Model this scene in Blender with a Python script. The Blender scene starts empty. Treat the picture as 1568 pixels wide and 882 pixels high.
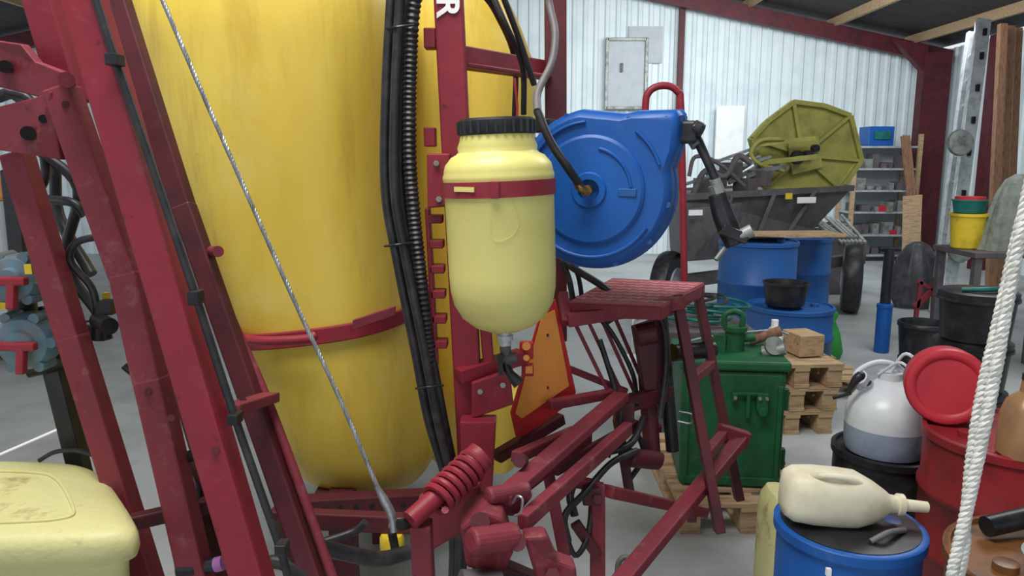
import bpy, bmesh, math, random
from mathutils import Vector, Matrix
random.seed(7)
F=1156.0; CX=784.0; CY=441.0; PITCH=math.radians(9.62); EYE=1.6
SP,CP=math.sin(PITCH),math.cos(PITCH)
def P(px,py,Y):
    """image pixel px,py placed at an assumed depth Y -> world metres"""
    u=(px-CX)/F; v=(CY-py)/F
    t=Y/(CP+v*SP)
    return Vector((u*t,Y,EYE+t*(-SP+v*CP)))
def lin(c):
    o=[]
    for x in c:
        x=x/255.0
        o.append(x/12.92 if x<=0.04045 else ((x+0.055)/1.055)**2.4)
    return (o[0],o[1],o[2],1)
# ---------------- materials
def mat(name,c,rough=.5,metal=0,c2=None,scale=6,lo=.45,hi=.7,bump=0.0,bscale=40,stretch=(1,1,1),trans=0,ior=1.45,coat=0,sss=0,grime=None):
    m=bpy.data.materials.new(name); m.use_nodes=True
    nt=m.node_tree; b=nt.nodes['Principled BSDF']
    b.inputs['Base Color'].default_value=lin(c)
    b.inputs['Roughness'].default_value=rough
    b.inputs['Metallic'].default_value=metal
    b.inputs['Transmission Weight'].default_value=trans
    b.inputs['IOR'].default_value=ior
    b.inputs['Coat Weight'].default_value=coat
    if sss:
        b.inputs['Subsurface Weight'].default_value=sss
        b.inputs['Subsurface Radius'].default_value=(.05,.04,.02)
    tc=nt.nodes.new('ShaderNodeTexCoord'); mp=nt.nodes.new('ShaderNodeMapping')
    mp.inputs['Scale'].default_value=stretch
    nt.links.new(tc.outputs['Object'],mp.inputs['Vector'])
    if c2 is None: c2=tuple(x*.75 for x in c)
    n=nt.nodes.new('ShaderNodeTexNoise'); n.inputs['Scale'].default_value=scale
    n.inputs['Detail'].default_value=6; n.inputs['Roughness'].default_value=.62
    nt.links.new(mp.outputs[0],n.inputs['Vector'])
    r=nt.nodes.new('ShaderNodeValToRGB')
    r.color_ramp.elements[0].position=lo; r.color_ramp.elements[0].color=lin(c)
    r.color_ramp.elements[1].position=hi; r.color_ramp.elements[1].color=lin(c2)
    nt.links.new(n.outputs['Fac'],r.inputs['Fac'])
    col=r.outputs['Color']
    for gi,(gc,gs,gst,g0,g1,amt) in enumerate(grime or []):
        mp2=nt.nodes.new('ShaderNodeMapping'); mp2.inputs['Scale'].default_value=gst; mp2.inputs['Location'].default_value=(3.1*gi+1,1.7,.4)
        nt.links.new(tc.outputs['Object'],mp2.inputs['Vector'])
        gn=nt.nodes.new('ShaderNodeTexNoise'); gn.inputs['Scale'].default_value=gs; gn.inputs['Detail'].default_value=8; gn.inputs['Roughness'].default_value=.7
        nt.links.new(mp2.outputs[0],gn.inputs['Vector'])
        mr=nt.nodes.new('ShaderNodeMapRange'); mr.inputs[1].default_value=g0; mr.inputs[2].default_value=g1; mr.inputs[4].default_value=amt
        nt.links.new(gn.outputs['Fac'],mr.inputs[0])
        mx=nt.nodes.new('ShaderNodeMix'); mx.data_type='RGBA'
        nt.links.new(mr.outputs[0],mx.inputs[0]); nt.links.new(col,mx.inputs[6]); mx.inputs[7].default_value=lin(gc)
        col=mx.outputs[2]
    nt.links.new(col,b.inputs['Base Color'])
    if bump:
        n2=nt.nodes.new('ShaderNodeTexNoise'); n2.inputs['Scale'].default_value=bscale; n2.inputs['Detail'].default_value=4
        nt.links.new(mp.outputs[0],n2.inputs['Vector'])
        bp=nt.nodes.new('ShaderNodeBump'); bp.inputs['Strength'].default_value=bump; bp.inputs['Distance'].default_value=.01
        nt.links.new(n2.outputs['Fac'],bp.inputs['Height']); nt.links.new(bp.outputs[0],b.inputs['Normal'])
    return m
DUST=((172,140,134),18,(1,1,1),.56,.82,.42)
SCR=((48,24,28),34,(1,1,1),.61,.72,.6)
M={}
M['red']=mat('red_paint',(144,36,52),.5,c2=(118,34,46),scale=5,lo=.4,hi=.8,bump=.08,bscale=60,grime=[((160,104,106),16,(1,1,1),.58,.85,.35),SCR])
M['redd']=mat('red_paint_dusty',(128,44,56),.62,c2=(104,38,48),scale=6,lo=.4,hi=.8,bump=.15,grime=[DUST,SCR])
M['redk']=mat('dark_red_steel',(88,29,38),.56,c2=(60,24,29),grime=[((126,92,90),16,(1,1,1),.58,.85,.38)])
M['tread']=mat('worn_tread_plate',(160,84,92),.7,c2=(146,66,76),scale=30)
M['redl']=mat('worn_pink_tread',(214,166,164),.75,c2=(180,108,112),scale=34)
M['tank']=mat('yellow_polyethylene',(220,194,82),.4,c2=(206,170,54),scale=2.2,lo=.4,hi=.7,bump=.10,bscale=7,stretch=(1.6,1.6,.5),sss=.12,
   grime=[((162,126,56),5,(2.2,2.2,.28),.52,.76,.6),((98,72,40),22,(1,1,.7),.66,.78,.6),((226,218,150),4,(1,1,1),.55,.8,.4)])
M['clean']=mat('pale_yellow_plastic',(226,218,134),.38,c2=(214,204,114),scale=4,sss=.12,grime=[((160,146,84),30,(1,1,1),.66,.8,.4)])
M['blk']=mat('black_rubber',(38,37,41),.42,c2=(62,58,60),scale=20)
M['blkp']=mat('black_plastic',(28,29,32),.38,c2=(50,50,54),scale=14)
M['blue']=mat('blue_plastic',(20,88,168),.42,c2=(24,76,146),scale=5,lo=.4,hi=.8,grime=[((100,120,148),12,(1,1,1),.58,.85,.45)])
M['blued']=mat('blue_drum_plastic',(30,84,150),.45,c2=(48,88,134),scale=6,lo=.5,hi=.8)
M['steel']=mat('galvanised_steel',(172,176,178),.42,.75,c2=(130,134,136),scale=20)
M['alu']=mat('aluminium',(194,200,204),.4,.4,c2=(154,160,166),scale=14)
M['brass']=mat('brass',(170,140,90),.3,.9)
M['orange']=mat('orange_reflector',(236,154,72),.5,c2=(226,136,60),grime=[((150,104,74),14,(1,1,1),.58,.85,.5)])
M['refl']=mat('red_reflector',(196,44,46),.45,grime=[DUST])
M['green']=mat('green_machine_paint',(22,90,52),.5,c2=(18,66,40),scale=7,grime=[((104,116,94),14,(1,1,1),.58,.85,.5),((20,30,22),20,(1,1,1),.62,.74,.6)])
M['wood']=mat('pallet_wood',(184,156,122),.8,c2=(136,110,82),scale=8,stretch=(1,6,6),bump=.2)
M['wood2']=mat('weathered_wood',(140,104,80),.8,c2=(104,74,56),scale=8,stretch=(6,6,1),bump=.2)
M['floor']=mat('concrete_floor',(178,182,182),.5,c2=(152,155,155),scale=1.6,bump=.06,bscale=30,grime=[((112,110,106),5,(1,1,1),.58,.8,.5)])
M['wall']=mat('white_corrugated_steel',(222,234,237),.5,c2=(206,220,225),scale=2)
M['roof']=mat('dark_roof_sheet',(66,62,62),.85,c2=(48,45,45))
M['grey']=mat('grey_machine_paint',(94,88,91),.55,c2=(72,68,70),grime=[((140,132,126),10,(1,1,1),.55,.85,.5)])
M['greyh']=mat('grey_hose',(112,106,106),.5,c2=(90,86,88))
M['greyl']=mat('light_grey_paint',(182,190,195),.5,c2=(170,178,184))
M['lime']=mat('olive_green_paint',(164,160,84),.65,c2=(134,132,68),scale=4,grime=[((100,94,62),12,(1,1,1),.56,.8,.5)])
M['white']=mat('white_board',(240,242,242),.5,c2=(228,230,228))
M['cream']=mat('aged_cream_plastic',(224,218,192),.45,c2=(202,190,158),scale=7,sss=.1,grime=[((150,130,96),10,(1,1,1),.62,.8,.45)])
M['creamy']=mat('dirty_pale_yellow_lid',(208,204,144),.5,c2=(196,190,128),scale=5,lo=.45,hi=.72,bump=.2,bscale=60,grime=[((140,116,66),7,(1,1,1),.56,.66,.65)])
M['milk']=mat('milky_plastic',(212,218,222),.3,c2=(194,200,206),sss=.1)
M['liq']=mat('bluish_liquid_plastic',(146,158,178),.3)
M['plred']=mat('red_plastic',(190,44,58),.45,c2=(170,40,52),scale=9,grime=[((120,50,50),16,(1,1,1),.58,.8,.5)])
M['drred']=mat('red_drum_paint',(146,36,42),.45,c2=(112,34,38),scale=6,grime=[((70,36,30),9,(1,1,1),.52,.75,.6)])
M['rust']=mat('rusty_oily_steel',(124,82,46),.35,c2=(66,44,30),scale=8)
M['amber']=mat('amber_jug_plastic',(160,124,88),.3,c2=(130,98,70))
M['cloth']=mat('grey_green_cloth',(126,132,122),.95,c2=(92,98,92),scale=10,bump=.4)
M['rope']=mat('white_rope',(228,228,222),.85,c2=(198,198,190),scale=40)
M['valve']=mat('blue_grey_valve',(96,130,148),.45,c2=(116,106,98),scale=14,grime=[((60,50,44),20,(1,1,1),.6,.75,.6)])
M['yel']=mat('yellow_tag',(224,194,48),.45)
M['teal']=mat('teal_plastic',(24,108,102),.45)
M['dark']=mat('painted_hole_shade',(18,14,14),.9)  # near-black colour paints the shade inside holes that are not cut
M['grn']=mat('green_bag',(46,146,62),.5)
M['inks']=mat('white_lettering',(238,238,236),.6,c2=(220,214,212))
M['lilac']=mat('lilac_cap',(170,110,170),.4)
M['turq']=mat('galvanised_parts',(150,156,152),.5,.4,c2=(90,92,90),scale=12)
M['bag']=mat('dark_grey_sack',(58,58,62),.45,c2=(84,84,88),scale=9,bump=.4,bscale=20)
# ---------------- geometry
def gbeam(p0,p1,w,h,up=(0,0,1)):
    p0=Vector(p0);p1=Vector(p1);d=(p1-p0).normalized();up=Vector(up)
    if abs(d.dot(up.normalized()))>.97: up=Vector((0,1,0))
    s=d.cross(up).normalized(); u=s.cross(d).normalized()
    v=[]
    for p in (p0,p1):
        for a,b in((-1,-1),(1,-1),(1,1),(-1,1)): v.append(p+s*a*w/2+u*b*h/2)
    return v,[(3,2,1,0),(4,5,6,7),(0,1,5,4),(1,2,6,5),(2,3,7,6),(3,0,4,7)]
def gbox(c,s,rz=0,rx=0,ry=0):
    R=Matrix.Rotation(rz,3,'Z')@Matrix.Rotation(ry,3,'Y')@Matrix.Rotation(rx,3,'X'); c=Vector(c)
    v=[c+R@Vector((x*s[0]/2,y*s[1]/2,z*s[2]/2)) for z in(-1,1) for x,y in((-1,-1),(1,-1),(1,1),(-1,1))]
    return v,[(3,2,1,0),(4,5,6,7),(0,1,5,4),(1,2,6,5),(2,3,7,6),(3,0,4,7)]
def basis(ax):
    ax=Vector(ax).normalized()
    t=Vector((1,0,0)) if abs(ax.x)<.8 else Vector((0,1,0))
    x=(t-ax*t.dot(ax)).normalized(); y=ax.cross(x)
    return x,y,ax
def glathe(prof,o,ax=(0,0,1),seg=32):
    x,y,a=basis(ax); o=Vector(o); v=[];f=[]
    n=len(prof)
    for r,z in prof:
        for i in range(seg):
            t=2*math.pi*i/seg
            v.append(o+a*z+(x*math.cos(t)+y*math.sin(t))*max(r,1e-4))
    for j in range(n-1):
        for i in range(seg):
            k=(i+1)%seg
            f.append((j*seg+i,j*seg+k,(j+1)*seg+k,(j+1)*seg+i))
    f.append(tuple(reversed(range(seg)))); f.append(tuple((n-1)*seg+i for i in range(seg)))
    return v,f
def gcyl(p0,p1,r,r2=None,seg=20):
    p0=Vector(p0);p1=Vector(p1); L=(p1-p0).length
    return glathe([(r,0),(r if r2 is None else r2,L)],p0,p1-p0,seg)
def catm(pts,n):
    pts=[Vector(p) for p in pts]
    if len(pts)<3 or n<2: return pts
    Q=[pts[0]*2-pts[1]]+pts+[pts[-1]*2-pts[-2]]
    out=[]
    for i in range(1,len(Q)-2):
        a,b,c,d=Q[i-1],Q[i],Q[i+1],Q[i+2]
        for k in range(n):
            t=k/n
            out.append(.5*((2*b)+(c-a)*t+(2*a-5*b+4*c-d)*t*t+(3*b-a-3*c+d)*t**3))
    out.append(Q[-2]); return out
def frames(p):
    T=[]
    for i in range(len(p)):
        a=p[max(i-1,0)];b=p[min(i+1,len(p)-1)]; T.append((b-a).normalized())
    x,_,_=basis(T[0]); fr=[]
    for t in T:
        x=(x-t*x.dot(t)).normalized(); fr.append((x,t.cross(x),t))
    return fr
def gsweep(pts,r,seg=10,sub=6,ripple=0,per=.012):
    p=catm(pts,sub)
    if ripple:
        q=[p[0]];
        for a,b in zip(p,p[1:]):
            L=(b-a).length;m=max(1,int(L/(per/2)))
            for k in range(1,m+1): q.append(a.lerp(b,k/m))
        p=q
    fr=frames(p); v=[];f=[];n=len(p)
    for i,(q,(x,y,t)) in enumerate(zip(p,fr)):
        rr=r if not isinstance(r,(list,tuple)) else None
        if rr is None:
            s=i/(n-1)*(len(r)-1);k=min(int(s),len(r)-2); rr=r[k]+(r[k+1]-r[k])*(s-k)
        if ripple and i%2: rr-=ripple
        for j in range(seg):
            a=2*math.pi*j/seg; v.append(q+(x*math.cos(a)+y*math.sin(a))*rr)
    for i in range(n-1):
        for j in range(seg):
            k=(j+1)%seg; f.append((i*seg+j,i*seg+k,(i+1)*seg+k,(i+1)*seg+j))
    f.append(tuple(reversed(range(seg))));f.append(tuple((n-1)*seg+j for j in range(seg)))
    return v,f
def grope(pts,R,strands=3,pitch=.03,sub=8):
    p=catm(pts,sub); q=[p[0]]
    step=pitch/8
    for a,b in zip(p,p[1:]):
        L=(b-a).length;m=max(1,int(L/step))
        for k in range(1,m+1): q.append(a.lerp(b,k/m))
    fr=frames(q); out=[]
    for s in range(strands):
        path=[];L=0
        for i,(c,(x,y,t)) in enumerate(zip(q,fr)):
            if i: L+=(q[i]-q[i-1]).length
            a=2*math.pi*(L/pitch+s/strands)
            path.append(c+(x*math.cos(a)+y*math.sin(a))*R*.5)
        out.append(gsweep(path,R*.56,6,1))
    return out
def ghelix(p0,p1,R,r,turns,seg=8):
    p0=Vector(p0);p1=Vector(p1);x,y,a=basis(p1-p0);L=(p1-p0).length;n=turns*14
    return gsweep([p0+a*L*i/n+(x*math.cos(2*math.pi*turns*i/n)+y*math.sin(2*math.pi*turns*i/n))*R for i in range(n+1)],r,seg,1)
def gplate(pts,th,shift=0):
    pts=[Vector(p) for p in pts]
    nrm=Vector((0,0,0))
    for i in range(len(pts)):
        a=pts[i];b=pts[(i+1)%len(pts)]; nrm+=a.cross(b)
    nrm.normalize(); n=len(pts)
    if nrm.y>0: nrm=-nrm; pts=pts[::-1]
    v=[p+nrm*(shift+th/2) for p in pts]+[p+nrm*(shift-th/2) for p in pts]
    f=[tuple(range(n)),tuple(reversed(range(n,2*n)))]
    for i in range(n):
        k=(i+1)%n; f.append((i,i+n,k+n,k))
    return v,f
def ring(cx,cy,z,a,b,n=2.6,seg=56,rz=0):
    out=[]
    for i in range(seg):
        t=2*math.pi*i/seg; c,s=math.cos(t),math.sin(t)
        x=a*math.copysign(abs(c)**(2/n),c); y=b*math.copysign(abs(s)**(2/n),s)
        out.append(Vector((cx+x*math.cos(rz)-y*math.sin(rz),cy+x*math.sin(rz)+y*math.cos(rz),z)))
    return out
def gloft(rings):
    v=[];f=[];s=len(rings[0])
    for r in rings: v+=r
    for j in range(len(rings)-1):
        for i in range(s):
            k=(i+1)%s; f.append((j*s+i,j*s+k,(j+1)*s+k,(j+1)*s+i))
    f.append(tuple(reversed(range(s))));f.append(tuple((len(rings)-1)*s+i for i in range(s)))
    return v,f
def gband(r,h,t,closed=True,tilt=None):
    c=sum(r,Vector())/len(r); v=[];f=[];n=len(r)
    for p in r:
        d=(p-c);d.z=0;d.normalize(); dz=tilt(p) if tilt else 0
        for o,z in((0,-h/2),(t,-h/2),(t,h/2),(0,h/2)): v.append(p+d*o+Vector((0,0,z+dz)))
    for i in range(n if closed else n-1):
        k=(i+1)%n
        for j in range(4):
            l=(j+1)%4; f.append((i*4+j,k*4+j,k*4+l,i*4+l))
    return v,f
class Thing:
    all=[]
    def __init__(s,name): s.name=name; s.parts=[]; Thing.all.append(s)
    def add(s,part,g,m,bev=0,smooth=True,ang=38):
        if isinstance(g,tuple): g=[g]
        V=[];Fc=[]
        for v,f in g:
            o=len(V); V+=[tuple(p) for p in v]; Fc+=[tuple(i+o for i in q) for q in f]
        me=bpy.data.meshes.new(part); me.from_pydata(V,[],Fc); me.validate(); 
        bm=bmesh.new(); bm.from_mesh(me); bmesh.ops.recalc_face_normals(bm,faces=bm.faces[:]); bm.to_mesh(me); bm.free()
        me.materials.append(M[m] if isinstance(m,str) else m)
        ob=bpy.data.objects.new(part,me); bpy.context.collection.objects.link(ob)
        if bev:
            b=ob.modifiers.new('bevel','BEVEL'); b.width=bev; b.segments=2; b.limit_method='ANGLE'; b.angle_limit=math.radians(40)
        elif smooth:
            for p in me.polygons: p.use_smooth=True
            me.set_sharp_from_angle(angle=math.radians(ang))
        s.parts.append(ob); return ob
    def finish(s):
        lo=Vector((1e9,)*3);hi=Vector((-1e9,)*3)
        for o in s.parts:
            for v in o.data.vertices:
                for i in range(3): lo[i]=min(lo[i],v.co[i]);hi[i]=max(hi[i],v.co[i])
        c=Vector(((lo.x+hi.x)/2,(lo.y+hi.y)/2,lo.z))
        if len(s.parts)==1:
            o=s.parts[0]; o.data.transform(Matrix.Translation(-c)); o.location=c; o.name=s.name; return
        e=bpy.data.objects.new(s.name,None); e.empty_display_size=.1; e.location=c; bpy.context.collection.objects.link(e)
        for o in s.parts:
            o.data.transform(Matrix.Translation(-c)); o.parent=e
# ---------------- room
WX0,WX1,WY,RIDGE,YF=-9.0,7.2,13.0,-1.0,-4.0
def rz_(x): return 3.35+.205*(WX1-x) if x>RIDGE else 3.35+.205*(WX1-RIDGE)-.205*(RIDGE-x)
t=Thing('floor'); t.add('floor',gbox((-1,4,-.05),(17,19,.1)),'floor')
v=[];f=[];x=WX0;k=0;offs=[(0,0),(.08,0),(.105,.03),(.155,.03),(.18,0)]
while x<WX1:
    for dx,dy in offs[:-1]:
        v+=[Vector((x+dx,WY-dy,0)),Vector((x+dx,WY-dy,rz_(x+dx)+.05))]
    x+=.18
f=[(i*2,i*2+2,i*2+3,i*2+1) for i in range(len(v)//2-1)]
t=Thing('wall_back'); t.add('wall_back',(v,f),'wall',smooth=False)
v=[];y=YF
while y<WY:
    for dx,dy in offs[:-1]: v+=[Vector((WX1-dy,y+dx,0)),Vector((WX1-dy,y+dx,3.4))]
    y+=.18
f=[(i*2,i*2+2,i*2+3,i*2+1) for i in range(len(v)//2-1)]
t=Thing('wall_right'); t.add('wall_right',(v,f),'wall',smooth=False)
t=Thing('ceiling')
rr=[]
for x0,x1 in((RIDGE,WX1),(WX0,RIDGE)):
    rr.append(gplate([(x0,YF,rz_(x0)+.12),(x1,YF,rz_(x1)+.12),(x1,WY+.1,rz_(x1)+.12),(x0,WY+.1,rz_(x0)+.12)],.04))
t.add('roof_sheet',rr,'roof')
t.add('purlins',[gbeam((x,YF,rz_(x)+.03),(x,WY-.05,rz_(x)+.03),.06,.14) for x in (-7,-5.5,-4,-2.5,-.5,1,2.4,3.8,5.2,6.5)],'wood')
fr=[]
for Y in(12.7,8.6,4.2,0):
    fr.append(gbeam((RIDGE,Y,rz_(RIDGE)-.12),(WX1-.1,Y,rz_(WX1)-.12),.12,.24))
    fr.append(gbeam((RIDGE,Y,rz_(RIDGE)-.12),(WX0,Y,rz_(WX0)-.12),.12,.24))
t.add('rafters',fr,'redk')
t=Thing('trim_1')
t.add('column',[gbeam((6.76,12.5,0),(6.76,12.5,3.28),.44,.2,(0,1,0))],'redk')
t.add('haunch',gplate([(6.6,12.5,2.95),(6.6,12.5,3.4),(6.05,12.5,3.48)],.14),'redk')
t=Thing('trim_2')
t.add('column',[gbeam((6.95,11.1,0),(6.95,11.1,3.35),.28,.2)],'redk')
t=Thing('trim_3')
a=P(1046,15,12.8);t.add('wall_post',gbeam((a.x,12.85,0),(a.x,12.85,rz_(a.x)-.1),.09,.09),'redk')
t=Thing('hatch_panel_1')  # grey hatch door on the back wall, not glazed
a=P(928,165,12.85);b=P(991,60,12.85)
c=(a+b)/2; w=b.x-a.x;h=b.z-a.z
t.add('pane',gbox((c.x,12.9,c.z),(w,.03,h)),'greyl')
t.add('frame',[gbox((c.x+sx*w/2,12.87,c.z),(.05,.07,h+.05)) for sx in(-1,1)]+[gbox((c.x,12.87,c.z+sz*h/2),(w,.07,.05)) for sz in(-1,1)],'turq',bev=.006)
t.add('latch',[gbox((c.x-.08,12.85,c.z+.1),(.04,.05,.14))],'blkp')
t=Thing('hatch_panel_2')  # second opaque panel beside the hatch
a=P(962,96,12.9);b=P(1016,40,12.9);c=(a+b)/2
t.add('panel',gbox((c.x,12.94,c.z),(b.x-a.x,.05,b.z-a.z)),'greyl')
t=Thing('white_board'); a=P(1117,231,12.7)
t.add('board',gbox((a.x,12.75,a.z-.1+.4),(.46,.03,.86)),'white')
t.add('stand',gbox((a.x,12.8,(a.z-.1)/2),(.3,.05,a.z-.1)),'greyl')

# ---------------- crop sprayer
S=Thing('crop_sprayer')
def tankring(row,Yc,b,n):
    py,xl,xr,bb=row
    l=P(xl,py,Yc);r=P(xr,py,Yc)
    return ((l.x+r.x)/2,(r.x-l.x)/2,l.z,b*bb)
rows=[(-64,330,520,.5),(-55,270,570,.75),(-38,215,600,.92),(-8,188,614,1),(40,186,618,1.03),(100,200,618,1.03),(200,226,616,1.02),(300,260,616,1),(400,302,620,.98),(500,343,632,.96),(600,382,650,.93),(670,412,660,.88),(715,436,660,.8),(745,464,645,.66),(762,506,615,.45),(768,540,590,.3)]
def mktank(rows,Yc,b,n):
    q=[Vector((*tankring(r,Yc,b,n),)) for r in rows]
    Q=[q[0]*2-q[1]]+q+[q[-1]*2-q[-2]]; out=[]
    for i in range(1,len(Q)-2):
        A,B,C,D=Q[i-1:i+3]
        for k in range(4):
            tt=k/4; out.append(.5*((2*B)+(C-A)*tt+(2*A-5*B+4*C-D)*tt*tt+(3*B-A-3*C+D)*tt**3))
    out.append(Q[-2]); return out
TY=2.66
q=mktank(rows,2.42,.46,2.8)
S.add('tank_front_lobe',gloft([ring(o[0],TY,o[2],o[1],o[3],2.7,72) for o in q]),'tank',ang=80)
def at_z(q,z):
    return min(q,key=lambda o:abs(o[2]-z))
z0=P(470,513,2.25).z
o=at_z(q,z0)
band=ring(o[0],TY,z0,o[1]+.004,o[3]+.004,2.7,72)
S.add('tank_strap',gband(band,.05,.016,tilt=lambda p:(p.x-o[0])*.12),'red',bev=.004)
S.add('tank_strap_tube',gsweep([P(335,500,2.35),P(360,515,2.24),P(400,522,2.17),P(470,519,2.15),P(482,512,2.16)],.014,10),'red')
S.add('tank_strap_end',[gplate([P(540,505,2.14),P(606,482,2.16),P(606,468,2.16),P(540,490,2.14)],.012)],'redd',bev=.002)
rows2=[(-70,650,730,.5),(-40,620,760,.8),(0,600,783,.95),(60,592,808,1),(130,590,825,1),(300,598,815,1),(480,610,790,1),(620,630,770,.95),(690,645,755,.8),(720,665,735,.5)]
q2=mktank(rows2,3.1,.38,2.6)
S.add('tank_rear_lobe',gloft([ring(o_[0],3.3,o_[2],o_[1],o_[3],2.6) for o_ in q2]),'tank',ang=80)
S.add('tank_cradle',[gbeam(P(430,785,2.15),P(650,772,2.3),.06,.09),gbeam(P(415,792,2.0),P(640,802,2.0),.04,.05),
   gbeam((-.55,2.3,.0),(-.55,2.3,.55),.08,.08),gbeam((-.55,3.0,0),(-.55,3.0,.55),.08,.08),gbeam((-.15,3.0,0),(-.15,3.0,.62),.08,.08),
   gbeam((-.6,2.3,.5),(-.6,3.1,.5),.08,.08),gbeam((-.15,2.3,.5),(-.15,3.3,.5),.08,.08)],'redk',bev=.004)
S.add('cradle_hole_discs',[gcyl(P(x,783+(430-x)*.05,2.12),P(x,783+(430-x)*.05,2.08),.009) for x in range(450,640,24)],'dark')  # dark discs on the beam, painted shade instead of drilled holes
# mast
m0=P(684,-70,2.05);m1=P(727,800,2.05)
S.add('mast',gbeam(m0,m1,.074,.07,(0,1,0)),'red',bev=.005)
slots=[]
for py in (60,210): slots.append(gbox(P(659,py,2.04),(.03,.05,.05)))
for py in range(335,560,38): slots.append(gbox(P(667+(py-335)*.04,py,2.03),(.04,.05,.022)))
S.add('mast_slot_rack',slots+[gbeam(P(655,318,2.03),P(668,560,2.03),.012,.05,(0,1,0))],'red',bev=.003)
S.add('mast_brackets',[gplate([P(655,235,2.0),P(690,235,2.0),P(692,315,2.0),P(656,318,2.0)],.05),
  gplate([P(722,585,1.98),P(780,565,2.0),P(786,618,2.0),P(722,640,1.98)],.02),gbeam(P(700,575,2.0),P(800,545,2.1),.05,.04),
  gplate([P(705,640,1.97),P(760,640,1.97),P(752,780,1.95),P(715,790,1.95)],.08),gbeam(P(742,480,2.05),P(752,600,2.05),.03,.05,(0,1,0))],'red',bev=.004)
S.add('mast_bolts',[gcyl(P(x,y,1.99),P(x,y,1.965),.008,seg=6) for x,y in((668,250),(672,305),(735,600),(770,590))],'turq')
S.add('rear_post',gbeam(P(850,-60,2.6),P(852,520,2.6),.07,.07,(0,1,0)),'redk',bev=.004)
S.add('cross_rail',[gbeam(P(705,88,2.15),P(835,108,2.6),.03,.062),gbeam(P(705,100,2.12),P(835,118,2.57),.05,.012)],'red',bev=.003)
# boom arms (left)
def parm(l,w,h,mn,m='red'): S.add(mn,[gbeam(P(*a),P(*b),w,h,(0,1,0)) for a,b in l],m,bev=.005)
parm([((118,-40,1.42),(400,930,1.30))],.062,.06,'boom_arm_outer')
parm([((94,135,1.5),(196,425,1.47)),((195,418,1.47),(232,585,1.44)),((231,578,1.44),(312,930,1.4))],.055,.05,'boom_arm_middle','redd')
parm([((26,235,1.6),(112,520,1.56)),((111,514,1.56),(240,930,1.5))],.05,.05,'boom_arm_inner','redd')
parm([((56,-30,1.6),(112,160,1.6))],.06,.05,'boom_arm_top')
parm([((172,-30,1.75),(282,320,1.68)),((281,314,1.68),(485,900,1.5))],.045,.04,'boom_channel','redk')
parm([((200,330,1.64),(330,760,1.52)),((330,760,1.52),(390,930,1.47))],.035,.04,'boom_channel_back','redk')
S.add('boom_stay_tube',gsweep([P(200,60,1.8),P(262,220,1.75),P(335,440,1.68),P(400,590,1.62),P(450,720,1.56),P(515,900,1.5)],.011,10),'redd')
S.add('boom_cross_brackets',[gbeam(P(352,628,1.36),P(415,608,1.6),.04,.022),gplate([P(0-30,58,1.55),P(38,68,1.5),P(60,95,1.5),P(105,112,1.48),P(112,130,1.48),P(70,150,1.5),P(-30,125,1.55)],.02),
   gplate([P(-30,172,1.55),P(60,150,1.5),P(85,140,1.48),P(100,245,1.5),P(60,238,1.5),P(-30,225,1.55)],.022),gplate([P(180,360,1.6),P(240,480,1.55),P(262,560,1.5),P(210,520,1.55)],.01)],'redd',bev=.003)
S.add('bracket_hole_discs',[gcyl(P(8,102,1.54),P(8,102,1.49),.012),gcyl(P(43,204,1.52),P(43,204,1.475),.0135),gcyl(P(66,182,1.52),P(66,182,1.475),.008)],'dark')  # solid dark cylinders give the plates painted hole shade, nothing bored
S.add('pivot_pin',[gcyl(P(102,122,1.5),P(102,122,1.4),.014),gcyl(P(318,385,1.7),P(334,385,1.6),.012)],'redd')
S.add('boom_bolts',[gcyl(P(x,y,Y),P(x,y,Y-.012),.007,seg=6) for x,y,Y in((226,600,1.42),(262,640,1.33),(330,690,1.31),(100,160,1.48),(372,612,1.44))],'redk')
S.add('boom_hoses',[gsweep([P(140,-20,1.38),P(176,90,1.37),P(235,260,1.35),P(300,455,1.33),P(360,640,1.32),P(432,850,1.28),P(440,900,1.28)],.0075),
  gsweep([P(150,-20,1.5),P(186,120,1.5),P(250,330,1.5),P(290,450,1.45)],.006),
  gsweep([P(60,230,1.7),P(120,290,1.7),P(100,400,1.7),P(150,480,1.7),P(165,520,1.7)],.012),
  gsweep([P(10,140,1.7),P(50,160,1.7),P(70,260,1.7),P(60,300,1.7),P(110,310,1.65),P(130,330,1.65)],.010),
  gsweep([P(-10,150,1.75),P(30,150,1.75),P(80,240,1.75),P(90,330,1.75),P(140,420,1.7)],.013),
  gsweep([P(175,360,1.62),P(120,370,1.6),P(108,400,1.6),P(140,440,1.6),P(150,480,1.6)],.008),
  gsweep([P(190,560,1.6),P(230,600,1.6),P(236,680,1.58),P(262,760,1.5)],.008),
  gsweep([P(230,620,1.6),P(280,700,1.55),P(300,760,1.5),P(290,840,1.45)],.010)],'blk')
S.add('boom_clips',[gbox(P(300,455,1.32),(.02,.03,.025)),gbox(P(360,640,1.31),(.02,.03,.02)),gbox(P(176,92,1.36),(.022,.03,.02)),gbox(P(432,838,1.27),(.02,.03,.02))],'blkp',bev=.002)
S.add('boom_rest',[gbeam(P(18,260,1.9),P(32,400,1.9),.04,.035),gbeam(P(85,560,1.85),P(130,700,1.85),.04,.04),gbeam(P(60,470,1.75),P(140,790,1.7),.04,.04)],'blkp',bev=.004)
S.add('lower_left_frame',[gbeam(P(262,520,1.6),P(330,700,1.55),.03,.03),gbeam(P(300,700,1.55),P(360,900,1.5),.05,.05),gbeam(P(200,800,1.45),P(330,770,1.5),.03,.03),gbeam(P(440,790,1.7),P(470,900,1.6),.05,.05)],'redk',bev=.004)
def hoses(lst,r,name,rip=0,Y=1.98):
    S.add(name,[gsweep([P(x,y,Y+dy) for x,y,dy in l],r,10,6,ripple=rip) for l in lst],'blk')
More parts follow.
